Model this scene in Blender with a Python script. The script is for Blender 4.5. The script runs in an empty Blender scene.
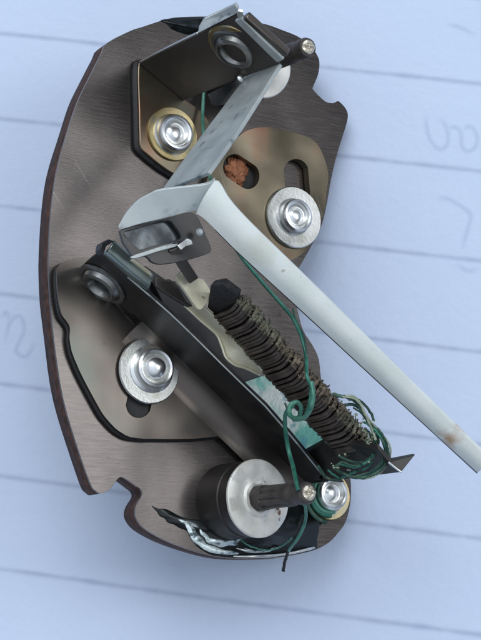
import bpy, bmesh, math, random
from mathutils import Vector, Matrix
from mathutils.geometry import tessellate_polygon
random.seed(7)
sc = bpy.context.scene
V = Vector

# ------------------------------------------------------------------ geometry of the view (1 unit = 1 cm)
F, CX, CY = 1700.0, 240.5, 320.0
def ray(x, y): return V((x-CX, CY-y, -F))
nb = V((1020, 330, 1700)).normalized()                 # board normal, in camera axes
eu = (V((1, 0, 0)) - nb[0]*nb).normalized(); ev = nb.cross(eu)
O = ray(346, 112)/F*16.6                                # a corner of the board
BT = 0.23                                               # board thickness
npap = V((-135, 295, 1700)).normalized()                # paper normal, in camera axes
px_ = (V((1, 0, 0)) - npap[0]*npap).normalized(); py_ = npap.cross(px_)
def L(x, y, h=0.0):                                     # a point of the mechanism (board axes) seen at x, y, height h
    d = ray(x, y); t = (nb.dot(O)+h)/nb.dot(d); p = d*t-O
    return V((p.dot(eu), p.dot(ev), p.dot(nb)))
def cam_of(l): return O+l[0]*eu+l[1]*ev+l[2]*nb
def proj(l):
    p = cam_of(l); return (CX+F*p[0]/-p[2], CY-F*p[1]/-p[2])
def upx(x, y, h=0.0): return -cam_of(L(x, y, h))[2]/F    # units per pixel there

BOARD = [(107,43),(101,54),(88,80),(77,103),(66,136),(56,174),(51,211),(48.5,253),(49,280),(51,310),(55,348),(63,398),(76,443),(90,483),
 (96,491),(101,493.5),(109,490),(114.5,483),(118,478.5),(122,477),(129,481),(136,486),(141,490),(142,495),(137,504),(135,511),(136,518),(143.6,528),(164,540),
 (190,550),(216,556.5),(240,559),(260,559),(280,557.5),(299,554),(315.6,549.7),(329,542.5),(338,533),(345.6,522),(350,505),(351,485),
 (348,465),(340,440),(330,412),(321.5,381),(319,360),(313,346),(303,330),(297.5,310),(295,298),(294.5,284),(297,272),(304,259),(313,243),(322,224),
 (327,203),(331,180),(336,158),(344,132),(346.5,124),(348,115),(346,109),(342,104),(338,101),(335,102.8),(331,103),(325.6,101.6),(319,96),(313.5,90),
 (313,87),(318,75),(319.5,62),(316,53),(309,44),(297,36),(282,30),(265,24),(235,18),(211,16.5),(182,17),(167,19),(142,27),(130,31)]
paper_h = min(npap.dot(cam_of(L(x, y, 0)-V((0, 0, BT)))) for x, y in BOARD) - 0.01
RW = Matrix((px_, py_, npap))                           # camera axes -> world axes
CAMP = V((0, 0, -paper_h))                              # camera height above the paper (z = 0)
def w_of_cam(p): return RW@p + CAMP

# ------------------------------------------------------------------ camera
cam = bpy.data.cameras.new('camera'); camo = bpy.data.objects.new('camera', cam); sc.collection.objects.link(camo)
camo.matrix_world = Matrix.Translation(CAMP) @ RW.to_4x4()
cam.sensor_fit = 'VERTICAL'; cam.sensor_height = 24; cam.lens = F/640*24; cam.clip_end = 500; cam.clip_start = 0.1
cam.dof.use_dof = True; cam.dof.focus_distance = 15.2; cam.dof.aperture_fstop = 700
cam.dof.aperture_fstop = 60
sc.camera = camo

# ------------------------------------------------------------------ world + window light
wd = bpy.data.worlds.new('World'); sc.world = wd; wd.use_nodes = True
nt = wd.node_tree; bg = nt.nodes['Background']
tc = nt.nodes.new('ShaderNodeTexCoord'); sp = nt.nodes.new('ShaderNodeSeparateXYZ'); rp = nt.nodes.new('ShaderNodeValToRGB')
nt.links.new(tc.outputs['Generated'], sp.inputs[0]); nt.links.new(sp.outputs['Z'], rp.inputs[0]); nt.links.new(rp.outputs[0], bg.inputs[0])
e = rp.color_ramp.elements
e[0].position = 0.0; e[0].color = (.05, .053, .06, 1)
e[1].position = 1.0; e[1].color = (.66, .73, .84, 1)
k = e.new(.35); k.color = (.09, .10, .12, 1)
k = e.new(.62); k.color = (.36, .40, .46, 1)
bg.inputs[1].default_value = 1.25
def area(name, az, el, dist, size, sizey, power, col):
    l = bpy.data.lights.new(name, 'AREA'); l.shape = 'RECTANGLE'; l.size = size; l.size_y = sizey; l.energy = power; l.color = col
    o = bpy.data.objects.new(name, l); sc.collection.objects.link(o)
    a, b = math.radians(az), math.radians(el)
    o.location = V((math.cos(a)*math.cos(b), math.sin(a)*math.cos(b), math.sin(b)))*dist
    o.rotation_euler = (V((0, 0, 0))-o.location).to_track_quat('-Z', 'Z').to_euler()
    return o
area('window_light', 100, 56, 60, 38, 30, 16500, (.93, .97, 1.0))
area('window_light_side', 14, 40, 60, 26, 20, 7600, (.96, .98, 1.0))
sc.view_settings.view_transform = 'Standard'; sc.view_settings.look = 'None'; sc.view_settings.exposure = 0; sc.view_settings.gamma = 1
sc.render.engine = 'CYCLES'

# ------------------------------------------------------------------ materials
def rgb(c): return (c[0], c[1], c[2], 1)
def mat(name, col, col2=None, metal=0.0, rough=0.5, r2=None, nscale=6.0, stretch=(1, 1, 1), bump=0.0, bscale=40.0, coat=0.0, contrast=(.35, .65), spots=None, detail=6, warp=0.0, scratch=None):
    m = bpy.data.materials.new(name); m.use_nodes = True; t = m.node_tree; N = t.nodes; K = t.links
    b = N['Principled BSDF']; b.inputs['Metallic'].default_value = metal; b.inputs['Roughness'].default_value = rough
    if coat: b.inputs['Coat Weight'].default_value = coat; b.inputs['Coat Roughness'].default_value = .08
    c = N.new('ShaderNodeTexCoord'); mp = N.new('ShaderNodeMapping'); mp.inputs['Scale'].default_value = stretch
    K.new(c.outputs['Object'], mp.inputs[0])
    n1 = N.new('ShaderNodeTexNoise'); n1.inputs['Scale'].default_value = nscale; n1.inputs['Detail'].default_value = detail
    K.new(mp.outputs[0], n1.inputs['Vector'])
    mr = N.new('ShaderNodeMapRange'); mr.inputs[1].default_value = contrast[0]; mr.inputs[2].default_value = contrast[1]; K.new(n1.outputs[0], mr.inputs[0])
    mx = N.new('ShaderNodeMix'); mx.data_type = 'RGBA'; mx.inputs[6].default_value = rgb(col); mx.inputs[7].default_value = rgb(col2 or col)
    K.new(mr.outputs[0], mx.inputs[0]); last = mx.outputs[2]
    if spots:                                           # (colour, scale, threshold, softness) rust or verdigris patches
        for sp_ in spots:
            n3 = N.new('ShaderNodeTexNoise'); n3.inputs['Scale'].default_value = sp_[1]; n3.inputs['Detail'].default_value = 5; K.new(c.outputs['Object'], n3.inputs['Vector'])
            m3 = N.new('ShaderNodeMapRange'); m3.inputs[1].default_value = sp_[2]; m3.inputs[2].default_value = sp_[2]+sp_[3]; K.new(n3.outputs[0], m3.inputs[0])
            x3 = N.new('ShaderNodeMix'); x3.data_type = 'RGBA'; x3.inputs[7].default_value = rgb(sp_[0]); K.new(last, x3.inputs[6]); K.new(m3.outputs[0], x3.inputs[0]); last = x3.outputs[2]
    for ang, thr, sc_ in (scratch or ()):               # thin stray scratches
        mp2 = N.new('ShaderNodeMapping'); mp2.vector_type = 'TEXTURE'; mp2.inputs['Rotation'].default_value = (0, 0, ang); mp2.inputs['Scale'].default_value = (1.6/sc_, .022/sc_, 1); K.new(c.outputs['Object'], mp2.inputs[0])
        n5 = N.new('ShaderNodeTexNoise'); n5.inputs['Scale'].default_value = 1; n5.inputs['Detail'].default_value = 1; K.new(mp2.outputs[0], n5.inputs['Vector'])
        m5 = N.new('ShaderNodeMapRange'); m5.inputs[1].default_value = thr; m5.inputs[2].default_value = thr+.05; m5.inputs[4].default_value = .45; K.new(n5.outputs[0], m5.inputs[0])
        x5 = N.new('ShaderNodeMix'); x5.data_type = 'RGBA'; x5.inputs[7].default_value = (.42, .41, .39, 1); K.new(last, x5.inputs[6]); K.new(m5.outputs[0], x5.inputs[0]); last = x5.outputs[2]
    K.new(last, b.inputs['Base Color'])
    if r2 is not None:
        m2 = N.new('ShaderNodeMapRange'); m2.inputs[1].default_value = .3; m2.inputs[2].default_value = .7; m2.inputs[3].default_value = rough; m2.inputs[4].default_value = r2
        K.new(n1.outputs[0], m2.inputs[0]); K.new(m2.outputs[0], b.inputs['Roughness'])
    if bump or warp:
        n2 = N.new('ShaderNodeTexNoise'); n2.inputs['Scale'].default_value = bscale; n2.inputs['Detail'].default_value = 4; K.new(mp.outputs[0], n2.inputs['Vector'])
        bp = N.new('ShaderNodeBump'); bp.inputs['Strength'].default_value = bump; bp.inputs['Distance'].default_value = .01
        K.new(n2.outputs[0], bp.inputs['Height']); K.new(bp.outputs[0], b.inputs['Normal'])
        if warp:                                        # sheet metal is never quite flat
            n4 = N.new('ShaderNodeTexNoise'); n4.inputs['Scale'].default_value = 1.0; n4.inputs['Detail'].default_value = 1.5; K.new(c.outputs['Object'], n4.inputs['Vector'])
            b4 = N.new('ShaderNodeBump'); b4.inputs['Strength'].default_value = 1; b4.inputs['Distance'].default_value = warp
            K.new(n4.outputs[0], b4.inputs['Height']); K.new(b4.outputs[0], bp.inputs['Normal'])
    return m
M = {}
M['face'] = mat('brushed_grey_metal', (.105, .093, .088), (.130, .116, .110), .86, .20, .30, 3.6, (1.1, 20, 1), .07, 9, contrast=(.15, .85), warp=.02, spots=[((.105, .096, .092), 1.1, .45, .4), ((.09, .075, .065), 7, .68, .05)], scratch=[(.5, .79, 1), (2.2, .78, 1.4)])
M['fibre'] = mat('brown_fibre_edge', (.026, .012, .009), (.085, .036, .025), 0, .8, None, 14, (1, 1, 2), .8, 22)
M['steel'] = mat('olive_steel', (.128, .110, .098), (.168, .146, .128), .9, .27, .34, 1.0, (1, 1, 1), .02, 60, warp=.07, spots=[((.100, .116, .104), .9, .5, .25), ((.15, .125, .105), 9, .67, .05)], scratch=[(.9, .77, 2.2)])
M['bronze'] = mat('tinted_zinc', (.165, .142, .098), (.23, .20, .145), .9, .26, .36, 1.8, (1, 1, 1), .02, 50, warp=.07, scratch=[(.3, .75, 1.3), (1.9, .75, 1)], spots=[((.23, .125, .08), 1.9, .47, .2), ((.125, .15, .125), 1.3, .56, .14)])
M['dark'] = mat('dark_oxidised_steel', (.030, .030, .030), (.06, .055, .05), .6, .32, .5, 4, (1, 1, 1), .15, 60)
M['flange'] = mat('dark_brown_steel', (.085, .076, .068), (.115, .10, .088), .7, .38, .5, 3, (1, 1, 1), .1, 60)
M['black'] = mat('black_steel', (.012, .013, .014), (.025, .025, .027), .3, .35, .5, 5)
M['lacquer'] = mat('black_lacquer', (.004, .006, .007), (.008, .012, .013), 0, .22, .4, 9, (1, 1, 1), .25, 14)
M['bright'] = mat('bright_nickel', (.88, .89, .88), (.74, .75, .73), 1, .27, .40, 8, (1, 1, 1), .08, 20)
M['washer'] = mat('zinc_washer', (.50, .51, .49), (.62, .63, .61), 1, .28, .4, 6, (1, 1, 1), .1, 40, spots=[((.38, .37, .30), 3, .6, .1)])
M['brass'] = mat('yellow_passivated_washer', (.42, .33, .16), (.55, .46, .26), .95, .3, .45, 6, (1, 1, 1), .1, 40, spots=[((.35, .36, .30), 4, .58, .1)])
M['cream'] = mat('worn_cream_metal', (.70, .66, .50), (.58, .54, .39), .35, .36, .55, 6, (1, 1, 1), .3, 30, spots=[((.22, .19, .12), 9, .64, .06)])
M['alu'] = mat('satin_aluminium', (.70, .74, .71), (.78, .82, .79), .25, .38, .46, 3, (1, 1, 1), .08, 40)
M['arm'] = mat('white_pointer_paint', (.66, .71, .67), (.74, .78, .75), .1, .42, .5, 3, (1, 1, 1), .15, 45, spots=[((.45, .45, .38), 16, .70, .03), ((.58, .60, .52), 2.2, .56, .2)])
M['blade'] = mat('dull_bimetal', (.42, .46, .45), (.52, .56, .54), .55, .45, .6, 5, (1, 1, 1), .3, 30, spots=[((.24, .27, .27), 6, .60, .08)])
M['window'] = mat('blue_grey_polished_steel', (.20, .22, .235), (.07, .075, .08), .9, .3, .45, 5, (1, 1, 1), .2, 14)
M['post'] = mat('brown_post_sleeve', (.022, .019, .018), (.036, .031, .029), .4, .34, .5, 5, (1, 1, 1), .15, 60)
M['disc'] = mat('tinned_disc', (.60, .59, .53), (.74, .73, .69), .4, .5, .6, 5, (1, 1, 1), .2, 30, spots=[((.16, .09, .06), 6, .66, .03), ((.02, .20, .30), 3.2, .66, .03)])
M['shaft'] = mat('dark_shaft', (.040, .034, .031), (.075, .065, .060), .3, .5, .6, 9, (1, 1, 1), .3, 60)
M['disc_plain'] = mat('plain_tinned_disc', (.58, .57, .52), (.70, .69, .65), .45, .45, .55, 5, (1, 1, 1), .2, 30)
M['painted_shade'] = mat('shade_black', (.006, .006, .007), (.012, .012, .012), 0, .6, None, 20)  # black that paints shade beside the plates and in the slot
M['tongue'] = mat('greenish_polished_steel', (.22, .27, .25), (.34, .38, .35), .85, .22, .32, 3, (1, 1, 1), .1, 30)
M['eyelet'] = mat('grey_eyelet_steel', (.20, .20, .19), (.30, .30, .29), .95, .26, .38, 6, (1, 1, 1), .1, 30)
M['glint'] = mat('painted_glint', (.10, .15, .16), (.72, .82, .82), .5, .3, .45, 14, (1, 2, 1), .5, 25, contrast=(.36, .50))  # pale colour painted for glints on the lacquer
M['creamrim'] = mat('polished_cream_rim', (.80, .76, .58), (.70, .66, .50), .5, .3, .4, 6)
M['hood'] = mat('pale_grey_sheet', (.52, .57, .56), (.60, .65, .63), .35, .42, .52, 3, (1, 1, 1), .12, 30, spots=[((.36, .40, .40), 5, .62, .1)])
M['frame'] = mat('dark_grey_sheet', (.060, .060, .060), (.09, .088, .085), .7, .36, .48, 4, (1, 1, 1), .1, 40)
M['tip'] = mat('cut_wire_tip', (.50, .46, .38), (.66, .62, .52), .8, .35, .5, 14, (1, 1, 1), .8, 16)
M['wind'] = mat('dark_resistance_wire', (.066, .052, .042), (.135, .110, .090), .55, .32, .42, 10, (1, 1, 1), .3, 40)
M['ridge'] = mat('corroded_wire_bends', (.055, .040, .028), (.26, .21, .15), .15, .8, None, 22, (1, 1, 1), 1, 60, spots=[((.17, .19, .13), 1.3, .53, .12), ((.03, .025, .02), 30, .56, .08)])
M['teal'] = mat('verdigris_metal', (.34, .40, .38), (.46, .48, .47), .7, .38, .5, 5, (1, 1, 1), .3, 25, spots=[((.10, .29, .25), 2.6, .46, .16), ((.07, .20, .24), 6, .56, .12)])
M['green'] = mat('green_enamel_wire', (.014, .11, .078), (.05, .22, .155), .2, .3, .4, 8, (1, 1, 1), .2, 30)
M['green_dark'] = mat('dark_green_wire', (.018, .055, .040), (.055, .12, .085), .2, .45, .55, 10, (1, 1, 1), .4, 30, spots=[((.12, .15, .09), 7, .60, .08)])
M['green_pale'] = mat('pale_green_wire', (.04, .17, .12), (.10, .27, .20), .2, .35, .5, 8, (1, 1, 1), .2, 30)
M['corr'] = mat('pale_corrosion', (.34, .38, .29), (.20, .25, .17), 0, .8, None, 9, (1, 1, 1), .8, 30)
M['copper'] = mat('corroded_copper', (.20, .07, .03), (.44, .18, .085), .2, .7, None, 9, (1, 1, 1), 1, 18)
M['cloth'] = mat('black_insulation', (.012, .012, .013), (.03, .03, .03), 0, .85, None, 30, (1, 1, 1), .8, 60)

# pointer: rust spot near its far end
def rust_spot(m, centre, rad, col):
    t = m.node_tree; N = t.nodes; K = t.links; b = N['Principled BSDF']; src = b.inputs['Base Color'].links[0].from_socket
    c = N.new('ShaderNodeTexCoord'); d = N.new('ShaderNodeVectorMath'); d.operation = 'DISTANCE'; d.inputs[1].default_value = centre
    n = N.new('ShaderNodeTexNoise'); n.inputs['Scale'].default_value = 9; n.inputs['Detail'].default_value = 6; K.new(c.outputs['Object'], n.inputs['Vector'])
    K.new(c.outputs['Object'], d.inputs[0])
    s = N.new('ShaderNodeMath'); s.operation = 'MULTIPLY_ADD'; s.inputs[1].default_value = .9*rad*2; K.new(n.outputs[0], s.inputs[0]); K.new(d.outputs['Value'], s.inputs[2])
    r = N.new('ShaderNodeMapRange'); r.inputs[1].default_value = rad*1.9; r.inputs[2].default_value = rad*1.15; r.inputs[3].default_value = 0; r.inputs[4].default_value = .85; K.new(s.outputs[0], r.inputs[0])
    x = N.new('ShaderNodeMix'); x.data_type = 'RGBA'; x.inputs[7].default_value = rgb(col); K.new(src, x.inputs[6]); K.new(r.outputs[0], x.inputs[0]); K.new(x.outputs[2], b.inputs['Base Color'])

# ------------------------------------------------------------------ the paper
def paper_pt(x, y):                                     # pixel -> paper, world
    d = ray(x, y); t = paper_h/npap.dot(d); return w_of_cam(d*t)
def build_paper():
    p0, p1 = paper_pt(0, 296), paper_pt(481, 354); ang = math.atan2(p1.y-p0.y, p1.x-p0.x)
    c_, s_ = math.cos(-ang), math.sin(-ang)
    def ycoord(x, y): q = paper_pt(x, y); return s_*q.x+c_*q.y
    ys = [ycoord(0, y) for y in (33, 118, 205, 296, 385, 476, 569)]
    step = (ys[0]-ys[-1])/6; off = sum(ys[i]+i*step for i in range(7))/7
    print('ruled', [round(a, 3) for a in ys], step)
    m = bpy.data.materials.new('ruled_paper'); m.use_nodes = True; t = m.node_tree; N = t.nodes; K = t.links; b = N['Principled BSDF']
    b.inputs['Roughness'].default_value = .85; b.inputs['Specular IOR Level'].default_value = .25
    c = N.new('ShaderNodeTexCoord'); mp = N.new('ShaderNodeMapping'); mp.inputs['Rotation'].default_value = (0, 0, -ang); K.new(c.outputs['Object'], mp.inputs[0])
    sx = N.new('ShaderNodeSeparateXYZ'); K.new(mp.outputs[0], sx.inputs[0])
    def math_(op, a, bb, cc=None):
        n = N.new('ShaderNodeMath'); n.operation = op
        for i, v in enumerate((a, bb, cc)):
            if v is None: continue
            if isinstance(v, (int, float)): n.inputs[i].default_value = v
            else: K.new(v, n.inputs[i])
        return n.outputs[0]
    w = N.new('ShaderNodeTexNoise'); w.inputs['Scale'].default_value = .5; w.inputs['Detail'].default_value = 2; K.new(mp.outputs[0], w.inputs[0])
    yy = math_('MULTIPLY_ADD', w.outputs[0], .03, sx.outputs['Y'])
    yy = math_('SUBTRACT', yy, off+.015)
    fr = math_('PINGPONG', yy, step/2)                  # distance to the nearest ruled line
    wn = N.new('ShaderNodeTexNoise'); wn.inputs['Scale'].default_value = 3.5; wn.inputs['Detail'].default_value = 5; K.new(mp.outputs[0], wn.inputs[0])
    edge = math_('MULTIPLY_ADD', wn.outputs[0], .018, .012)
    ln = math_('DIVIDE', fr, edge); ln = math_('POWER', ln, 2.0); ln = math_('MULTIPLY', ln, -0.7); ln = math_('POWER', 2.718, ln)
    st = math_('MULTIPLY_ADD', wn.outputs[0], 1.0, .12); ln = math_('MULTIPLY', ln, st)
    base = N.new('ShaderNodeTexNoise'); base.inputs['Scale'].default_value = 1.1; base.inputs['Detail'].default_value = 7; K.new(c.outputs['Object'], base.inputs[0])
    mx = N.new('ShaderNodeMix'); mx.data_type = 'RGBA'; mx.inputs[6].default_value = (.53, .62, .79, 1); mx.inputs[7].default_value = (.58, .67, .83, 1); K.new(base.outputs[0], mx.inputs[0])
    lx = N.new('ShaderNodeMix'); lx.data_type = 'RGBA'; K.new(mx.outputs[2], lx.inputs[6]); lx.inputs[7].default_value = (.36, .43, .58, 1); K.new(ln, lx.inputs[0])
    K.new(lx.outputs[2], b.inputs['Base Color'])
    fn = N.new('ShaderNodeTexNoise'); fn.inputs['Scale'].default_value = 9; fn.inputs['Detail'].default_value = 6; fn.inputs['Roughness'].default_value = .6; K.new(c.outputs['Object'], fn.inputs[0])
    hh = math_('MULTIPLY_ADD', ln, -.8, fn.outputs[0])
    bp = N.new('ShaderNodeBump'); bp.inputs['Strength'].default_value = .45; bp.inputs['Distance'].default_value = .02; K.new(hh, bp.inputs['Height']); K.new(bp.outputs[0], b.inputs['Normal'])
    bm = bmesh.new(); n = 60; S = 24
    g = [[bm.verts.new((i/n*2*S-S, j/n*2*S-S, -.0001-.01*(1+math.sin(i*.31+j*.11)*math.cos(j*.23-.5)))) for j in range(n+1)] for i in range(n+1)]
    for i in range(n):
        for j in range(n): bm.faces.new((g[i][j], g[i+1][j], g[i+1][j+1], g[i][j+1]))
    me = bpy.data.meshes.new('paper_sheet'); bm.to_mesh(me); bm.free(); me.materials.append(m); me.shade_smooth()
    o = bpy.data.objects.new('paper_sheet', me); sc.collection.objects.link(o); o['kind'] = 'structure'
    o['label'] = 'pale blue-white sheet of faintly ruled paper under the whole mechanism'
    # handwriting showing through from the back
    im = bpy.data.materials.new('show_through_ink'); im.use_nodes = True; t = im.node_tree; N = t.nodes; K = t.links; b = N['Principled BSDF']
    b.inputs['Base Color'].default_value = (.30, .38, .55, 1); b.inputs['Roughness'].default_value = .9
    a = N.new('ShaderNodeAttribute'); a.attribute_name = 'ink'; mm = N.new('ShaderNodeMath'); mm.operation = 'MULTIPLY'; mm.inputs[1].default_value = .15
    K.new(a.outputs['Fac'], mm.inputs[0]); K.new(mm.outputs[0], b.inputs['Alpha'])
    strokes = [[(426,114),(427,128),(432,142),(441,149),(448,142),(447,128),(439,116)], [(447,128),(455,127),(461,132),(462,145),(468,151),(476,146),(477,134),(470,126),(462,130)],
      [(436,197),(450,199),(463,207),(471,215),(467,232),(462,250)], [(446,24),(460,27),(478,36)], [(4,345),(10,322),(20,316),(24,330),(16,350),(26,356),(36,340)], [(0,318),(6,312),(9,322)],
      [(455,262),(468,270),(481,268)]]
    for s in strokes:
        pts = smooth([V((x, y, 0)) for x, y in s], 8); bm = bmesh.new(); lay = bm.verts.layers.float.new('ink'); rows = []
        for i, p in enumerate(pts):
            q = paper_pt(p.x, p.y); a_ = pts[max(i-1, 0)]; b_ = pts[min(i+1, len(pts)-1)]; d = paper_pt(b_.x, b_.y)-paper_pt(a_.x, a_.y); d.z = 0
            nn = V((-d.y, d.x, 0)).normalized()*.036; fade = min(1, i/6, (len(pts)-1-i)/6); row = []
            for kk, ink in ((-1, 0), (0, 1), (1, 0)):
                v = bm.verts.new(V((q.x, q.y, .004))+nn*kk); v[lay] = ink*fade; row.append(v)
            rows.append(row)
        for i in range(len(rows)-1):
            for kk in range(2): bm.faces.new((rows[i][kk], rows[i+1][kk], rows[i+1][kk+1], rows[i][kk+1]))
        me = bpy.data.meshes.new('pen_stroke'); bm.to_mesh(me); bm.free(); me.materials.append(im)
        so = bpy.data.objects.new('pen_stroke', me); sc.collection.objects.link(so); so.parent = o

# ------------------------------------------------------------------ helpers for parts
def smooth(p, n=6, closed=False):
    out = []; m = len(p); rng = range(m if closed else m-1)
    for i in rng:
        g = (lambda k: p[k % m]) if closed else (lambda k: p[min(max(k, 0), m-1)])
        a, b, c, d = g(i-1), g(i), g(i+1), g(i+2)
        for k in range(n):
            t = k/n; out.append(.5*((2*b)+(c-a)*t+(2*a-5*b+4*c-d)*t*t+(3*b-a-3*c+d)*t**3))
    if not closed: out.append(p[-1].copy())
    return out
ROOT = bpy.data.objects.new('gauge_mechanism', None); sc.collection.objects.link(ROOT)
RB = Matrix((eu, ev, nb)).transposed()                  # board axes -> camera axes
ROOT.matrix_world = Matrix.Translation(w_of_cam(O)) @ (RW@RB).to_4x4()
ROOT['label'] = 'dismantled dial gauge mechanism with brown fibre board, wound heater strip and long white pointer'
ROOT['category'] = 'gauge mechanism'
def link(name, bm, m, parent=None, label=None, bevel=0, smooth_=True, loc=None):
    bmesh.ops.recalc_face_normals(bm, faces=bm.faces)
    me = bpy.data.meshes.new(name); bm.to_mesh(me); bm.free(); me.materials.append(m)
    o = bpy.data.objects.new(name, me); sc.collection.objects.link(o); o.parent = parent or ROOT
    if smooth_:
        me.shade_smooth()
        if bevel != 0 or smooth_ == 'auto':
            me.set_sharp_from_angle(angle=math.radians(35))
    if bevel:
        b = o.modifiers.new('bevel', 'BEVEL'); b.width = bevel; b.segments = 2; b.limit_method = 'ANGLE'; b.angle_limit = math.radians(35); b.harden_normals = False
    if loc is not None: o.location = loc
    if label: o['label'] = label
    return o
def prism(outline, back, holes=()):                     # outline: 3D points of the front face; back: vector to the rear face
    bm = bmesh.new(); loops = [outline]+list(holes); tri = tessellate_polygon(loops); allp = [p for l in loops for p in l]
    f = [bm.verts.new(p) for p in allp]; r = [bm.verts.new(p+back) for p in allp]
    for a, b, c in tri:
        try: bm.faces.new((f[a], f[b], f[c])); bm.faces.new((r[c], r[b], r[a]))
        except ValueError: pass
    k = 0
    for l in loops:
        n = len(l)
        for i in range(n):
            a, b = k+i, k+(i+1) % n
            try: bm.faces.new((f[a], f[b], r[b], r[a]))
            except ValueError: pass
        k += n
    return bm
def pts(l, h, s=0, closed=True):
    p = [L(x, y, h) for x, y in l]
    return smooth(p, s, closed) if s else p
def plate(name, outline, h, t, m, parent=None, holes=(), s=0, bevel=.008, label=None):
    return link(name, prism(pts(outline, h, s), V((0, 0, -t)), [pts(q, h, 3) for q in holes]), m, parent, label, bevel)
def ribbon(name, lower, upper, t, m, parent=None, bevel=.006, n=6, mid=None, side=1, label=None):   # rails of (x,y,h); thickened sheet
    A = smooth([L(*q) for q in lower], n); B = smooth([L(*q) for q in upper], n); rows = []
    k = min(len(A), len(B)); cols = 5
    for i in range(k):
        tang = (A[min(i+1, k-1)]-A[max(i-1, 0)]); nn = tang.cross(B[i]-A[i]).normalized()*side; row = []
        for c in range(cols):
            u = c/(cols-1); p = A[i].lerp(B[i], u)+nn*((mid or 0)*math.sin(math.pi*u)); row.append((p, p-nn*t))
        rows.append(row)
    bm = bmesh.new(); fv = [[bm.verts.new(p[0]) for p in r] for r in rows]; bv = [[bm.verts.new(p[1]) for p in r] for r in rows]
    for i in range(k-1):
        for c in range(cols-1):
            bm.faces.new((fv[i][c], fv[i+1][c], fv[i+1][c+1], fv[i][c+1])); bm.faces.new((bv[i][c+1], bv[i+1][c+1], bv[i+1][c], bv[i][c]))
        bm.faces.new((fv[i][0], bv[i][0], bv[i+1][0], fv[i+1][0])); bm.faces.new((fv[i+1][-1], bv[i+1][-1], bv[i][-1], fv[i][-1]))
    for c in range(cols-1):
        bm.faces.new((fv[0][c], fv[0][c+1], bv[0][c+1], bv[0][c])); bm.faces.new((fv[-1][c+1], fv[-1][c], bv[-1][c], bv[-1][c+1]))
    return link(name, bm, m, parent, label, bevel)
def tube_bm(P, r, seg=8, bm=None, rf=None):
    bm = bm or bmesh.new(); rings = []; up = V((.13, .2, .97))
    for i, p in enumerate(P):
        d = (P[min(i+1, len(P)-1)]-P[max(i-1, 0)]).normalized(); a = d.cross(up)
        if a.length < .15: a = d.cross(V((1, 0, 0)))
        a.normalize(); b = d.cross(a); rr = rf(i/max(len(P)-1, 1))*r if rf else r
        rings.append([bm.verts.new(p+(a*math.cos(2*math.pi*k/seg)+b*math.sin(2*math.pi*k/seg))*rr) for k in range(seg)])
    for i in range(len(rings)-1):
        for k in range(seg): bm.faces.new((rings[i][k], rings[i][(k+1) % seg], rings[i+1][(k+1) % seg], rings[i+1][k]))
    bm.faces.new(rings[0][::-1]); bm.faces.new(rings[-1]); return bm
def tube(name, path, r, m, parent=None, n=8, seg=8, rf=None, jit=0, label=None):
    P = smooth([L(*q) for q in path], n)
    if jit:
        P = [p+V((random.gauss(0, jit), random.gauss(0, jit), random.gauss(0, jit))) for p in P]
    return link(name, tube_bm(P, r, seg, rf=rf), m, parent, label)
def lathe_bm(prof, seg=40, mod=None, bm=None):          # prof: (r, z) from the axis outwards
    bm = bm or bmesh.new(); rings = []
    for r, z in prof:
        if r <= 0: rings.append([bm.verts.new((0, 0, z))]); continue
        rings.append([bm.verts.new((r*math.cos(a), r*math.sin(a), z+(mod(r, a) if mod else 0))) for a in [2*math.pi*k/seg for k in range(seg)]])
    for A, B in zip(rings, rings[1:]):
        for k in range(seg):
            j = (k+1) % seg
            if len(A) == 1 and len(B) == 1: continue
            if len(A) == 1: bm.faces.new((A[0], B[k], B[j]))
            elif len(B) == 1: bm.faces.new((A[k], B[0], A[j]))
            else: bm.faces.new((A[k], B[k], B[j], A[j]))
    return bm
def lathe(name, at, prof, m, parent=None, seg=40, mod=None, axis=None, bevel=0, label=None):
    o = link(name, lathe_bm(prof, seg, mod), m, parent, label, 0, 'auto', at)
    if axis is not None: o.rotation_euler = axis.to_track_quat('Z', 'Y').to_euler()
    return o
def add_box(bm, c, ax, ay, az):
    vs = [bm.verts.new(c+ax*i+ay*j+az*k) for i in (-1, 1) for j in (-1, 1) for k in (-1, 1)]
    for q in ((0, 1, 3, 2), (4, 6, 7, 5), (0, 4, 5, 1), (2, 3, 7, 6), (0, 2, 6, 4), (1, 5, 7, 3)): bm.faces.new([vs[i] for i in q])
def solve_h(base, h0, target):                          # height on the normal through base that comes nearest to target
    l = L(*base, h0); best = None
    for i in range(500):
        h = i*.01; p = proj(V((l.x, l.y, h))); d = math.hypot(p[0]-target[0], p[1]-target[1])
        if best is None or d < best[0]: best = (d, h)
    return best[1]
UP = V((0, 0, 1))

build_paper()

# ------------------------------------------------------------------ board
bd = plate('backing_board', BOARD, -.025, BT-.025, M['fibre'], bevel=0, s=3)
from mathutils import noise
for v in bd.data.vertices:                              # rough cut edge: the lower face wanders
    if v.co.z < -.1: v.co += V((noise.noise(v.co*2.3), noise.noise(v.co*2.3+V((9, 0, 0))), 0))*.012
fp = plate('face_plate', BOARD, 0, .025, M['face'], bevel=.006, s=3)
def patch(name, outline, m, h=.005, s=4, parent=None): return plate(name, outline, h, .0045, m, parent or fp, s=s, bevel=0)
patch('lacquer_patch', [(161,20),(167,24),(172,29),(182,33),(190,34.5),(200,31),(208,26),(225,21),(229,18.5),(211,17.3),(182,17.8)], M['lacquer'])
patch('lacquer_patch', [(152,506),(158,508.5),(166,509),(174,513),(182,517),(190,519),(215,522),(250,530),(276,500),(284,490),(300,488),(310,498),(316,512),(319,520),(319,530),(317,540),(316,548.5),
   (299,553.2),(280,556.6),(258,558),(235,557.8),(214,555.4),(204,551),(196,545),(191,537),(187,531),(180,528),(174,524.5),(168,522.5),(165,518.5),(160,516),(157,511.5)], M['lacquer'], s=4)
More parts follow.
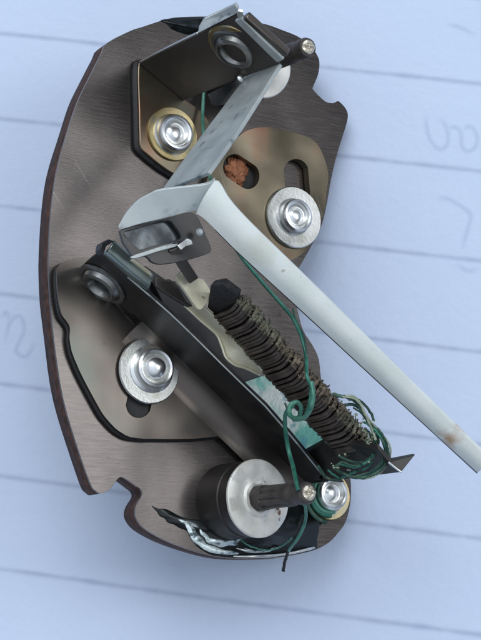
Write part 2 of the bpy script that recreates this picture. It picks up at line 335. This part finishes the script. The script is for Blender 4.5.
for st in ([(185,523),(189,521.5),(192,526),(195,529),(197,534),(203,538.5),(206,543.5),(215,546.5),(224,550),(233,551),(239,554),(228,554.6),(216,553.5),(210,552.3),(203,549),(199,545.5),(193,541),(190,535.5),(188,531)],
           [(200,529),(206,533.5),(211,538),(219,539.5),(228,540.5),(236,538.5),(240,536),(242,539),(238,542),(237,545.5),(229,545.3),(221,547.3),(213,544.6),(207,542.5),(205,538),(201,534.5)],
           [(178,519),(186,521),(193,523),(199,527.5),(192,526),(184,524)], [(244,548),(256,550.5),(268,549.5),(280,546),(270,551.5),(256,552.5)]):
    patch('glint_streak', st, M['glint'], h=.0095, s=3)  # pale shapes painting the glints on the black lacquer
for st in ([(236,557.2),(262,558),(285,555.4),(300,552.6),(314,549),(313,546.6),(298,550.2),(280,553.6),(258,555),(236,555.2)],
           [(236,548),(246,552),(258,553),(268,551),(276,545),(270,549),(258,550.6),(246,549.5)]):
    patch('glint_streak', st, M['bright'], h=.0095, s=3)  # bright strips painting the reflection along the lower edge
# ------------------------------------------------------------------ studs under the board, standing on the paper
nw = (RW@RB).transposed()@V((0, 0, 1))                 # paper normal in board axes
ow = w_of_cam(O)
def height(l): return (RW@cam_of(l)+CAMP).z
for x, y in ((226, 492), (205, 300), (215, 150)):
    l = L(x, y, -BT); length = (height(l)-.0)/((RW@nb).z) - .05
    prof = [(0, -length), (.10, -length), (.115, -length+.02)]
    z = -length+.04
    while z < -.1: prof += [(.115, z), (.095, z+.02)]; z += .04
    prof += [(.115, -.05), (.115, .001), (0, .001)]
    st = lathe('terminal_stud', l, prof, M['brass'], seg=20)
    lathe('hex_nut', V((0, 0, -.14)), [(.12, 0), (.2, 0), (.21, .02), (.21, .12), (.2, .14), (.12, .14)], M['brass'], st, seg=6)

def painted_shade(outline, dx, dy, h=.05): return plate('shade_strip', [(x+dx, y+dy) for x, y in outline], h, .045, M['painted_shade'], s=2, bevel=0)  # offset black sheet painting the shaded gap along a plate's edge
# ------------------------------------------------------------------ slotted plate on the right
def cap(x0, y0, x1, y1, rx, ry, n=10):                  # capsule outline in pixels
    out = []; a0 = math.atan2(y1-y0, x1-x0)
    for k in range(n+1): a = a0-math.pi/2+math.pi*k/n; out.append((x1+rx*math.cos(a), y1+ry*math.sin(a)))
    for k in range(n+1): a = a0+math.pi/2+math.pi*k/n; out.append((x0+rx*math.cos(a), y0+ry*math.sin(a)))
    return out
slot1 = cap(234.5, 167, 248, 176, 11.5, 13); slot2 = cap(296, 171, 299, 205, 12.2, 12)
plate('slotted_plate', [(205,186),(222,160),(238,137),(250,129.5),(265.6,127),(278,128.5),(288,131),(305,136),(313,140),(319,146.5),(325,160),(328.5,175),(326.5,192),(325,205),(321,222),(314,238),(306,250),(296,258),(284,262),(270,262),(250,246),(225,216)],
      .10, .085, M['bronze'], holes=[slot1, slot2], s=3, bevel=.012)
bm = bmesh.new()
cc = L(235, 172, .01)
bmesh.ops.create_icosphere(bm, subdivisions=5, radius=1)
for v in bm.verts:
    q = v.co.copy(); f = 1+.35*noise.noise(q*2.1)+.22*noise.noise(q*5.3)+.14*noise.noise(q*12)
    v.co = cc+V((q.x*.115*f, q.y*.135*f, q.z*.05*f))
plate('recess_shade', cap(236, 168, 248, 176, 14, 15), .012, .01, M['painted_shade'])  # black patch painting the shade behind the copper
link('copper_lump', bm, M['copper'], label='orange corroded copper crust seen through the left slot')

# ------------------------------------------------------------------ screws and rivets with washers
def cross(r, a): return 0
def fastener(x, y, h, rw, rh, kind, wm, wh=.035, dx=0, dy=0):
    at = L(x, y, h); s = upx(x, y, h); R, q = rw*s, rh*s
    w = lathe('washer', at, [(q*.7, 0), (R*.97, 0), (R, .008), (R, wh-.012), (R*.97, wh), (q*.9, wh-.004), (q*.7, wh-.006)], wm)
    b = L(x+dx, y+dy, h+wh)
    if kind == 'cup':
        hd = lathe('screw', b, [(q*1.08, -.01), (q*1.08, .012), (q, .03), (q*.99, .055), (q*.95, .080), (q*.88, .096), (q*.78, .100), (q*.71, .094), (q*.65, .078), (q*.61, .058), (q*.55, .048), (q*.46, .050), (q*.36, .062), (q*.26, .070), (q*.15, .074), (0, .075)], M['bright'],
            mod=lambda r, a: (-.0015*math.cos(3*a+.6)*math.sin(math.pi*(r/q-.15)/.45) if .15*q < r < .60*q else 0))
    elif kind == 'dome':
        hd = lathe('screw', b, [(q*1.15, -.01), (q*1.15, .01), (q*1.02, .03), (q, .06), (q*.93, .09), (q*.84, .1), (q*.76, .09), (q*.72, .06), (q*.66, .05), (q*.62, .065), (q*.56, .095), (q*.46, .120), (q*.34, .137), (q*.22, .147), (q*.1, .152), (0, .153)], M['bright'],
            mod=lambda r, a: .002*math.sin(3*a)*min(1, r/.1))
    return w, hd
fastener(292.5, 218, .10, 31.5, 17.5, 'cup', M['washer'], .045, 1, -1)
fastener(171.6, 134.5, .075, 27.8, 19.5, 'cup', M['brass'], .03, 1, 0)
fastener(148, 371, .108, 33.5, 21, 'dome', M['washer'], .03, 3.5, -2)
fastener(327, 496, .0, 24.5, 17.5, 'cup', M['brass'], .05, 2, -2)

# ------------------------------------------------------------------ terminal posts
def post(x, y, hd, ht, rb, rd, rs, dm, lean=0.0, leanx=0.0, name='terminal_post'):
    at = L(x, y, 0); s = upx(x, y, 0); Rb, Rd, Rs = rb*s, rd*s, rs*s
    t0 = lathe(name, at, [(Rb*1.0, -.06), (Rb*1.0, .05), (Rb*.995, hd*.6), (Rb*.97, hd*.62), (Rb*.97, hd-.03), (Rb*.9, hd-.02), (0, hd-.02)], M['post'], seg=56)
    t0.rotation_euler = (math.radians(leanx), math.radians(lean), 0)
    lathe('top_disc', V((0, 0, hd-.03)), [(0, .02), (.0, .034), (Rd*.30, .034), (Rd*.36, .050), (Rd*.44, .050), (Rd*.5, .032), (Rd*.62, .030), (Rd*.66, .036), (Rd*.97, .034), (Rd, .026), (Rd, .006), (Rd*.97, 0), (0, 0)], dm, t0, seg=64,
          mod=lambda r, a: .003*math.sin(7*a+r*30))
    bm = bmesh.new()
    H = ht-hd; n = 12; prof = [(Rs*1.15, 0), (Rs*1.15, H*.16), (Rs*1.08, H*.2), (Rs*1.05, H*.70), (Rs*.9, H*.76), (Rs*.86, H*.82), (Rs*1.0, H*.86), (Rs*1.0, H*.97), (Rs*.9, H), (0, H)]
    pr = []
    for (a, b), (c, d) in zip(prof, prof[1:]):
        for k in range(4): pr.append((a+(c-a)*k/4, b+(d-b)*k/4))
    pr.append(prof[-1])
    lathe_bm(pr, 60, None, bm)
    for v in bm.verts:                                  # five grooves cut along the shaft
        if H*.18 < v.co.z < H*.70 and (v.co.x or v.co.y):
            a = math.atan2(v.co.y, v.co.x); g = max(0, math.cos(9*a))**1.5; f = 1-.16*g; v.co.x *= f; v.co.y *= f
    o = link('shaft', bm, M['shaft'], t0, None, 0, 'auto', V((0, 0, hd)))
    lathe('shaft_tip', V((0, 0, H-.012)), [(0, .035), (Rs*.2, .035), (Rs*.26, .026), (Rs*.34, .026), (Rs*.42, .034), (Rs*.58, .032), (Rs*.70, .024), (Rs*.74, .0)], M['tip'], o, seg=24, mod=lambda r, a: .006*math.sin(3*a+1)+.004*math.sin(7*a))
    return t0
post(229, 501.5, .42, 1.09, 38, 38.5, 10.8, M['disc'], 8)
post(230, 76, .58, 1.36, 33, 33, 9.5, M['disc_plain'], 0, 6)

# ------------------------------------------------------------------ lower left bracket: base, bent wall, dark bar, eyelet
LB = [(60,264),(66,261),(81,257),(95,262),(112,300),(133,322),(160,352),(200,392),(240,432),(262,455),(285,472),(276,472.5),(267,463),(259,452),(251,444),(243,439),(232,436),(225,435.5),(196,438.5),(170,439),(155,438.8),(145,438.8),(130,437),(122,433),(115,428),(105,417),(98.6,407),(84,380),(77,365),(71.6,351),(69.5,338),(70,330),(69,325),(65.6,320),(61.5,314),(58.5,300),(57,285),(57,270)]
slot = cap(147, 368, 138.5, 405, 12.5, 13)
painted_shade(LB, -2.6, 2.8)
lb = plate('lower_bracket', LB, .085, .075, M['steel'], holes=[slot], s=2, bevel=.012)
f0, f1 = L(66, 254.5, .085), L(303, 486.5, .085); fd = (f1-f0); flen = fd.length; fd.normalize(); fo = V((fd.y, -fd.x, 0))   # fo points away from the coil side
if fo.x > 0: fo = -fo
def W(s, h, off=0): return V((f0.x, f0.y, 0))+fd*s+UP*h-fo*off
def wall(name, outline, t, m, parent=None, off=0, bevel=.008, label=None, s=0):
    P = [W(a, b, off) for a, b in outline]
    if s: P = smooth(P, s, True)
    return link(name, prism(P, -fo*(-t)*-1), m, parent, label, bevel)
# bent foot of the wall: quarter bend from the base up
prof = [(-.23, .0852), (-.19, .087), (-.15, .094), (-.11, .110), (-.075, .134), (-.045, .163), (-.02, .198), (-.005, .235), (0, .28), (0, .45)]
bm = bmesh.new(); rows = []; n = 30
for i in range(n+1):
    s = flen*.285+(flen*.70)*i/n
    rows.append(([bm.verts.new(W(s, b, a)) for a, b in prof], [bm.verts.new(W(s, b-.012, a+.05)) for a, b in prof]))
for i in range(n):
    for k in range(len(prof)-1):
        bm.faces.new((rows[i][0][k], rows[i+1][0][k], rows[i+1][0][k+1], rows[i][0][k+1])); bm.faces.new((rows[i][1][k+1], rows[i+1][1][k+1], rows[i+1][1][k], rows[i][1][k]))
for r in (rows[0], rows[-1]):
    for k in range(len(prof)-1): bm.faces.new((r[0][k], r[0][k+1], r[1][k+1], r[1][k]))
link('wall_bend', bm, M['steel'], lb, None, 0, 'auto')
def wall_pt(px, py, off=0):                             # where the view ray meets the wall plane
    c = -V((O.dot(eu), O.dot(ev), O.dot(nb))); d = L(px, py, 0)-c; a = W(0, 0, off); t = (a-c).dot(fo)/d.dot(fo); return c+d*t
L1 = [(99,252),(104,256),(127.5,277),(150,296),(170,313.5),(180,323),(200,342.5),(220,362.5),(240,382),(265,406),(285,429),(300,447),(322,474)]
L2 = [(306,488),(280,462.5),(255,435),(230,407.5),(205,382.5),(195,374),(172,351),(150,330),(135,315.5),(131,313.5),(117,303),(112,306),(103,303.5),(94,299),(86,292),(81,284),(79,275),(82,266),(89,259.5),(95,255)]
bar = link('upright_wall', prism([wall_pt(x, y, -.012) for x, y in L1+L2], -fo*.035), M['dark'], lb, 'near-black upright wall with a bright top edge', .010)
link('bright_edge', tube_bm([wall_pt(x, y, -.012) for x, y in L1[2:]], .0075, 6), M['blade'], lb)
# eyelet on the wall
def eyelet(at, r, axis, parent, m1, m2, t=.05):
    e_ = lathe('eyelet', at, [(r*1.28, 0), (r*1.28, t*.3), (r*1.18, t*.5), (r*1.06, t*.45), (r*1.02, t*.3), (r*.98, t*.6), (r*.92, t*1.15), (r*.80, t*1.4), (r*.66, t*1.25), (r*.56, t*.7), (r*.52, -t*.5), (r*.5, -t*1.5)], m1, parent, 44, axis=axis,
       mod=lambda r_, a: t*.08*math.sin(3*a))
    lathe('eyelet_bore', V((0, 0, -t*.35)), [(0, 0), (r*.5, 0), (r*.56, .004)], m2, e_, 30)
    return e_
el = L(83, 286, 0); sl = (el-V((f0.x, f0.y, 0))).dot(fd)
eyelet(wall_pt(102.5, 283.5, -.016), .185, fo, bar, M['eyelet'], M['black'])
# folded tongue beside the wall (half-round rod)
ribbon('folded_tongue', [(102,254,.66),(127,276,.66),(146,292,.64)], [(114,241,.78),(133,258,.78),(153,275,.76)], .03, M['tongue'], lb, mid=.06, n=5, bevel=.008)
plate('tongue_cap', [(100,250),(101.5,243),(108.5,239),(115,241),(106.5,246),(104,254)], .80, .10, M['black'], lb, bevel=.008)
plate('tongue_glint', [(131,260),(134,258.5),(151,272),(152,276)], .80, .03, M['cream'], lb, bevel=.004)  # pale strip painted as the glint on the tongue
# dark channel behind the wall: its shade painted as a black floor
ch = plate('shaded_channel_floor', [(128,268),(146,266),(190,296),(240,360),(290,430),(345,482),(322,480),(246,402),(168,322)], .20, .05, M['black'], lb)
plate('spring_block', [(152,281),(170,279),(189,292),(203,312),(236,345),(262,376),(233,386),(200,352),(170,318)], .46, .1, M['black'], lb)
# lower upright flange carrying the end of the heater strip
fl = link('end_flange', prism([L(306,484.5,.1), L(344,479.5,.72), L(400.5,472.5,1.62), L(388,462.5,1.62), L(378,449,1.62), L(330,440,.9), L(290,462,.1)], V((0, .045, 0))), M['dark'], lb, 'dark upright flange pointing right under the wire tangle', .008)
link('flange_tab', prism([L(387,460,1.60), L(415.5,454.5,1.66), L(401.5,472,1.64), L(389,462.5,1.62)], V((0, .012, -.03))), M['dark'], fl, None, .005)
tube('tab_edge', [(388.5,462.2,1.645),(395,467.4,1.65),(401.5,472.2,1.66)], .009, M['bright'], fl)

# ------------------------------------------------------------------ upper bracket
UB = [(139,62),(145,58),(158,66),(175,88),(186,100),(203,112),(212,130),(205,152),(196,168),(184,178),(172,173),(160,165),(148,155),(141,148),(139.5,138),(139,110),(138,80)]
painted_shade(UB, -5, 1.5)
ub = plate('upper_bracket', UB, .078, .07, M['bronze'], s=2, bevel=.012)
A, B, C_, D = L(139, 63.5, .08), L(183.5, 101, .08), L(279.5, 64, 1.58), L(237, 13.5, 1.62)
nrm = (B-A).cross(D-A).normalized()
viewdir = (V((O.dot(eu), O.dot(ev), O.dot(nb)))*-1 - A)  # towards the camera, in board axes
if nrm.dot(viewdir) < 0: nrm = -nrm
def Q(u, v): return A.lerp(B, u).lerp(D.lerp(C_, u), v)
uf = link('upright_flange', prism([Q(0,0),Q(.5,0),Q(1,0),Q(1,.25),Q(1,.5),Q(1,1),Q(.5,1),Q(0,1),Q(0,.6),Q(0,.3)], -nrm*.05), M['flange'], ub, None, .012)
tube('flange_edge', [(139.5,62.5,.1),(170,46.5,.6),(198,32.8,1.05)], .012, M['washer'], uf, seg=6)
link('rear_tab', prism([L(197.5,33.5,1.1), L(199,26,1.1), L(203,19.5,1.12), L(235,4.5,1.7), L(237.5,9,1.7), L(237,13.5,1.66)], -nrm*.03), M['blade'], uf, None, .006)
def on_flange(px, py):                                  # where the view ray meets the flange plane
    c = V((O.dot(eu), O.dot(ev), O.dot(nb)))*-1; d = L(px, py, 0)-c; t = (A-c).dot(nrm)/d.dot(nrm); return c+d*t
eyelet(on_flange(236.5, 49.5)+nrm*.002, .19, nrm, uf, M['eyelet'], M['black'])
lathe('eyelet_flange', on_flange(236.5, 47)+nrm*.001, [(.2, 0), (.262, 0), (.268, .008), (.258, .02), (.2, .014)], M['brass'], uf, axis=nrm)
# bright torn hole and green sliver under the flange
fch = plate('painted_shadow', [(208,94),(244,76),(246,82),(226,104),(214,106)], .9, .02, M['black'], ub)  # black plate painting the shadow under the flange
lathe('solder_blob', L(240.5, 78.5, 1.05), [(0, .03), (.02, .026), (.034, .012), (.036, 0), (0, -.01)], M['bright'], ub, 16)
# clamp bars along the top of the flange
c0, c1 = L(240, 19, 1.66), L(283.5, 60.5, 1.62)
def bar_(name, p, q, w, h, m, parent, bev=.012):
    d = (q-p); ln = d.length/2; d.normalize(); s = d.cross(UP).normalized(); u = s.cross(d); bm = bmesh.new(); add_box(bm, (p+q)/2, d*ln, s*w, u*h); return link(name, bm, m, parent, None, bev)
bar_('clamp_bar', L(245.5, 15.5, 1.72), L(287, 53.5, 1.68), .036, .035, M['steel'], uf, .012)
bar_('clamp_bar', L(238.5, 18, 1.66), L(281, 60, 1.62), .018, .05, M['blade'], uf)
bar_('clamp_strip', L(237.5, 12.5, 1.72), L(243, 13.5, 1.74), .015, .05, M['bright'], uf, .005)
# ------------------------------------------------------------------ bimetal blade, hood and pointer
bl = ribbon('bimetal_blade', [(246,76,1.02),(222,108,1.03),(198,140,1.05),(178,167,1.06),(161,191,1.07)], [(280,63,1.58),(259,97,1.66),(240,127,1.72),(226,147,1.78),(208,172,1.84)], .035, M['blade'], mid=.0)
hood = ribbon('pointer_hood', [(119.5,230,1.26),(131,226.6,1.31),(143,223,1.36),(156,220,1.42),(168,217,1.47),(186,212.5,1.55),(197,211,1.58)], [(119,228,1.28),(125,215,1.33),(137.5,201,1.42),(150,194,1.50),(163,189.5,1.58),(205,184.5,1.76),(215.5,179.5,1.84)], .03, M['hood'], mid=0, n=6, bevel=.008)
arm = ribbon('pointer_arm', [(196,213.5,1.64),(207,221.5,1.69),(241,255,1.73),(308,316.5,1.78),(408,409,1.85),(477.5,472.5,1.90)],
       [(214.5,180.5,1.85),(220.5,184.5,1.86),(241,213,1.88),(322,293.5,1.95),(420,391.5,2.02),(489,459,2.07)], .04, M['arm'], mid=.036, n=10, bevel=.012, label='long off-white flat pointer with a brown rust stain near its free end')
rust_spot(M['arm'], L(452, 436, 1.95), .125, (.42, .24, .10))
ribbon('pointer_lip', [(215,230.3,1.62),(241,256.3,1.65),(308,317.8,1.69),(408,410.3,1.76),(477,473.8,1.81)], [(215,228.8,1.665),(241,254.7,1.695),(308,316.2,1.735),(408,408.7,1.805),(477.5,472.2,1.855)], .012, M['dark'], arm, n=8, bevel=0)
# bent frame below the hood
wframe = [(120,230.5),(150,222.5),(178,215),(188,212.5),(194,213.5),(199,219),(206,235),(211,247),(210.5,251.5),(206,254.5),(185,260.5),(168,263.5),(158,264),(151,261),(146,256),(135,258.5),(131,254)]
wopen = [(123.5,232.5),(140,227.5),(160,222),(170,221),(175,226),(181,235.5),(178,239.5),(158,244.5),(141,249.5),(137,247.5),(130,241)]
fr = plate('hook_frame', wframe, 1.26, .035, M['frame'], hood, holes=[wopen], s=2, bevel=.008, label='dark grey rounded hook frame with a window in it')
plate('polished_insert', [(120,229),(176,214),(190,238),(138,256)], 1.205, .02, M['window'], hood)
plate('frame_lip', [(131,256.5),(146,251),(173,242.5),(178,244),(176,246.5),(158,251.5),(136,258.5)], 1.29, .02, M['blade'], fr, s=2, bevel=.005)
plate('bent_tab', [(177.5,245.5),(187,238),(191.5,240),(193,244),(186,246),(181,250)], 1.33, .02, M['bright'], fr, bevel=.005)
ribbon('link_finger', [(169,251,1.28),(178,266,1.2),(190,284,1.08)], [(180,247,1.30),(188,261,1.22),(199,278,1.1)], .03, M['flange'], fr)
lathe('dimple', L(199.5, 232, 1.35), [(0, .03), (.02, .025), (.03, .008), (.032, 0), (0, -.01)], M['hood'], hood, 16)
# cream hook and wavy spring
hk = plate('cream_hook', [(176.5,278),(178,274.5),(186,267),(189,268),(196,275.5),(199.5,278.5),(203,279),(209.5,289),(211,295),(206,304),(201,309.5),(196.5,307),(186,292)], 1.02, .035, M['cream'], s=2, bevel=.01, label='cream metal hook with chipped corners')
sp_ = ribbon('wavy_spring', [(184,305,.72),(200,320,.72),(210,328.5,.72),(217.5,336,.71),(222,347,.70),(226,357.5,.70),(235,365,.70),(245,368,.70),(260,375,.70)],
                  [(201,305,.90),(213,316,.90),(224,329,.88),(232,337,.86),(240,345,.84),(246,352,.82),(251,358,.80),(257,365,.78),(263,373,.74)], .02, M['cream'], n=5, bevel=.005)
tube('spring_rim', [(184,305,.735),(200,320,.735),(210,328.5,.735),(217.5,336,.725),(222,347,.715),(226,357.5,.715),(235,365,.715),(245,368,.715),(260,375,.715)], .013, M['creamrim'], sp_, n=5)
plate('hook_foot', [(155,279),(158,274.5),(165,280),(176,281),(181,290),(187,301),(195,306),(188,306.5),(180,302),(165,292.5),(156,286)], .8, .04, M['flange'], lb, bevel=.01)
# verdigris strip behind the heater
plate('verdigris_strip', [(239,381),(262,376),(275,374),(300,400),(325,436),(334,447),(335,453),(331.5,459),(322,461.5),(313,464),(303,455),(290,444),(278,432),(264,416),(250,401)], .42, .03, M['teal'], s=2, bevel=.008, label='grey strip stained teal with verdigris')

# ------------------------------------------------------------------ heater strip: core, winding, corroded bends
hb = .82; b0, b1 = L(211.5, 308.5, hb), L(339, 450.5, hb); hh = solve_h((209, 310), hb, (239, 293))-hb; hh = .49; print('coil height', hh)
ax = (b1-b0); clen = ax.length; ax.normalize(); sd = ax.cross(UP).normalized()
if sd.dot(V((f0.x, f0.y, 0))-b0) < 0: sd = -sd          # sd points to the wall side
core = bmesh.new(); add_box(core, b0+ax*(clen/2)+UP*hh/2, ax*(clen/2+.05), sd*.03, UP*(hh/2-.03)); core = link('heater_strip', core, M['dark'], bevel=.005)
turns = 50; bm = bmesh.new(); P = []; wr = clen/turns/2*1.02; stepn = 30; bendpts = []
jit = [(random.gauss(0, .012), random.gauss(0, .012), random.gauss(0, .010), random.uniform(.9, 1.1)) for _ in range(turns+2)]
for i in range(turns*stepn+1):
    tt = i/stepn; k = int(tt); fr_ = tt-k; a = 2*math.pi*fr_
    J = [jit[k][q]*(1-fr_)+jit[k+1][q]*fr_ for q in range(4)]
    ca, sa = math.cos(a), math.sin(a); e2 = .55
    y = math.copysign(abs(ca)**e2, ca)*(hh/2+J[0]); x = math.copysign(abs(sa)**.8, sa)*(.072+J[1])
    s = clen*tt/turns + J[2] + .035*(1-ca)/2*1.0 + .02*math.sin(a)
    p = b0+ax*s+UP*(hh/2+y)+sd*x; P.append(p)
    if i % stepn == 0: bendpts.append(p)
tube_bm(P, wr*1.02, 7, bm)
link('heater_winding', bm, M['wind'], core, 'close turns of dark wire wound round the strip')
bm = bmesh.new()
for k in range(turns+1):                                # the corroded bend of every turn over the strip's edge
    seg_ = P[max(0, k*stepn-4):k*stepn+4]
    if len(seg_) < 4: continue
    tube_bm([q+V((random.gauss(0, .004), random.gauss(0, .004), random.gauss(0, .004)))+UP*.006 for q in seg_], wr*random.uniform(.85, 1.1), 7, bm, rf=lambda u: .75+.35*math.sin(math.pi*u)+.12*math.sin(23*u+k))
    for q in range(7):
        sz = random.uniform(.006, .013); c = random.choice(seg_)+ax*random.gauss(0, .012)-sd*random.uniform(-.02, .03)+UP*random.uniform(0, .03)
        mt = Matrix.Translation(c) @ Matrix.Rotation(random.uniform(0, 3), 4, V((random.random(), random.random(), random.random())).normalized()) @ Matrix.Diagonal((sz, sz*random.uniform(.6, 1.1), sz*random.uniform(.5, .9), 1))
        bmesh.ops.create_icosphere(bm, subdivisions=2, radius=1, matrix=mt)
    for q in range(4):
        b_ = random.choice(seg_); d = (UP*random.uniform(0, 1)+ax*random.gauss(0, .7)+sd*random.uniform(-.7, .6)).normalized()*random.uniform(.03, .07)
        tube_bm([b_, b_+d*.6+ax*.012, b_+d], .0045, 5, bm)
for v in bm.verts: v.co += noise.noise_vector(v.co*45)*.006
link('corroded_wire_ends', bm, M['ridge'], core, 'brown and green crusted wire bends along the upper edge')['kind'] = 'stuff'
link('insulation_wrap', prism([L(207,308,.84), L(210,285.5,1.26), L(221,283,1.36), L(237,295,1.40), L(232,318,.9), L(218,318,.84)], sd*-.07), M['cloth'], core, None, .012)

# ------------------------------------------------------------------ green wires
G, GD, GP = M['green'], M['green_dark'], M['green_pale']
def wire(path, r, m, jit=0, label=None, n=8): return tube('enamelled_wire', path, r*.78, m, None, n, 8, None, jit, label)
wire([(206,78,.12),(204,90,.12),(203,104,.14),(202.5,120,.18),(204,138,.24),(206,156,.34),(209.5,176,.5),(215,190,.8),(225,215,1.1),(236,244,1.3)], .021, GP, 0, 'pale green wire hanging from the top flange')
wire([(228,235,1.3),(238,252,1.32),(252,270,1.33),(268,289,1.33),(283,306,1.35),(292,317,1.38),(300,333,1.42),(305,350,1.46),(306.5,362,1.5),(307,376,1.56),(311,388,1.56),(310,402,1.54),(306,414,1.45)], .020, G, 0, 'green wire running from under the pointer to the heater')
wire([(293,309,1.37),(297,322,1.40),(303,334,1.43),(306,348,1.47),(307,362,1.5)], .012, GD, .002)
wire([(311,382,1.58),(313,394,1.6),(311,408,1.55),(305,417,1.42),(297,419,1.3),(290,415,1.2),(290,406,1.15),(296,402,1.15),(301,407,1.12),(299,417,1.05),(293,420,1.0)], .026, GP, .0015)
wire([(285,403,1.15),(288,409,1.15),(292,404,1.15)], .012, GD)
wire([(294,405,1.15),(287,411,1.1),(285,420,1.0),(286,435,.9),(289,452,.85),(293,466,.95),(296,480,1.05),(298,490,1.1)], .024, G, 0, 'green wire dropping past the verdigris strip to the lower post')
wire([(300,500,1.0),(305,506,.95),(306,516,.85),(303,528,.72),(298,538,.6),(292,546,.45),(288,552,.3)], .019, G, .001)
wire([(303,515,.8),(299,528,.66),(294,540,.5),(289,550,.35),(286,558,.2),(284,566,.1),(283.5,571,.04)], .018, M['cloth'], .002, 'frayed black end of the lower wire')
wire([(240,540,.03),(250,546,.04),(262,549.5,.05),(275,549,.08),(285,544,.12),(292,538,.2)], .010, GP, .002)
# tangle at the end of the heater
tangle = [([(333,394,1.5),(340,396,1.55),(350,398,1.6),(358,404,1.6),(364,414,1.6),(372,424,1.6),(380,432,1.6),(386,444,1.58),(388,455,1.55),(384,466,1.5),(376,473,1.45),(366,477,1.4),(352,477,1.3),(340,472,1.2),(333,467,1.1)], .024, GD),
 ([(345,405,1.5),(354,405,1.55),(363,412,1.55),(370,422,1.55),(377,433,1.55),(378,445,1.5),(374,456,1.45),(366,463,1.35),(354,466,1.25),(342,463,1.15),(334,468,1.1)], .022, GD),
 ([(350,400,1.55),(346,396,1.6),(356,398,1.62),(362,407,1.62),(368,420,1.62),(372,430,1.6),(376,440,1.6)], .018, M['corr']),
 ([(364,422,1.55),(373,428,1.6),(381,438,1.6),(386,452,1.55),(381,464,1.48),(370,473,1.4),(356,476,1.3)], .017, G),
 ([(338,455,1.1),(350,461,1.15),(362,462,1.25),(371,456,1.35),(376,444,1.45),(372,436,1.5),(366,430,1.52)], .020, GD),
 ([(328,470,.9),(340,478,.95),(352,473,1.1),(366,468,1.25),(375,458,1.35),(380,447,1.45)], .016, G),
 ([(318,466,.8),(326,477,.8),(336,480,.85),(345,476,.95)], .026, GD),
 ([(357,399,1.5),(364,404,1.5),(371,413,1.5),(374,421,1.5)], .018, GD)]
for p, r, m in tangle:
    wire(p, r*.8, m, .0016, n=7)
for q in range(5):                                      # finer strands following the tangle
    p = tangle[(0, 1, 3, 1, 4)[q]][0]; ox, oy = random.gauss(0, 2.2), random.gauss(0, 2.2)
    wire([(x+ox+random.gauss(0, .8), y+oy+random.gauss(0, .8), h+random.uniform(-.05, .05)) for x, y, h in p[q:]], .010, random.choice((G, GD, M['corr'])), .0015, n=7)
bm = bmesh.new()
for (x, y, h) in [(362,424,1.55),(366,432,1.55),(370,438,1.55),(368,445,1.5),(360,421,1.55),(344,454,1.2),(333,465,1.15),(337,468,1.15),(366,462,1.35),(372,441,1.5),(355,414,1.55),(350,470,1.2),(375,452,1.4)]:
    for q in range(3):
        c = L(x+random.gauss(0, 1.6), y+random.gauss(0, 1.6), h+random.gauss(0, .02)); s = random.uniform(.006, .015)
        bmesh.ops.create_icosphere(bm, subdivisions=1, radius=1, matrix=Matrix.Translation(c) @ Matrix.Diagonal((s, s*.8, s*.7, 1)))
link('corrosion_crust', bm, M['corr'])['kind'] = 'stuff'
# wire turns around the lower right screw
def ringwire(cx, cy, h, rpx, m, a0, a1, r=.018, lift=0):
    s = upx(cx, cy, h); c = L(cx, cy, h); P = [c+V((rpx*s*math.cos(a0+(a1-a0)*k/24), rpx*s*math.sin(a0+(a1-a0)*k/24), lift*k/24)) for k in range(25)]
    return link('enamelled_wire', tube_bm(P, r, 8), m)
ringwire(329, 494, .07, 21.5, G, math.radians(150), math.radians(275), .024)
ringwire(329, 494, .09, 18.5, GP, math.radians(140), math.radians(290), .020)
ringwire(329, 495, .05, 27.5, GD, math.radians(160), math.radians(262), .022)
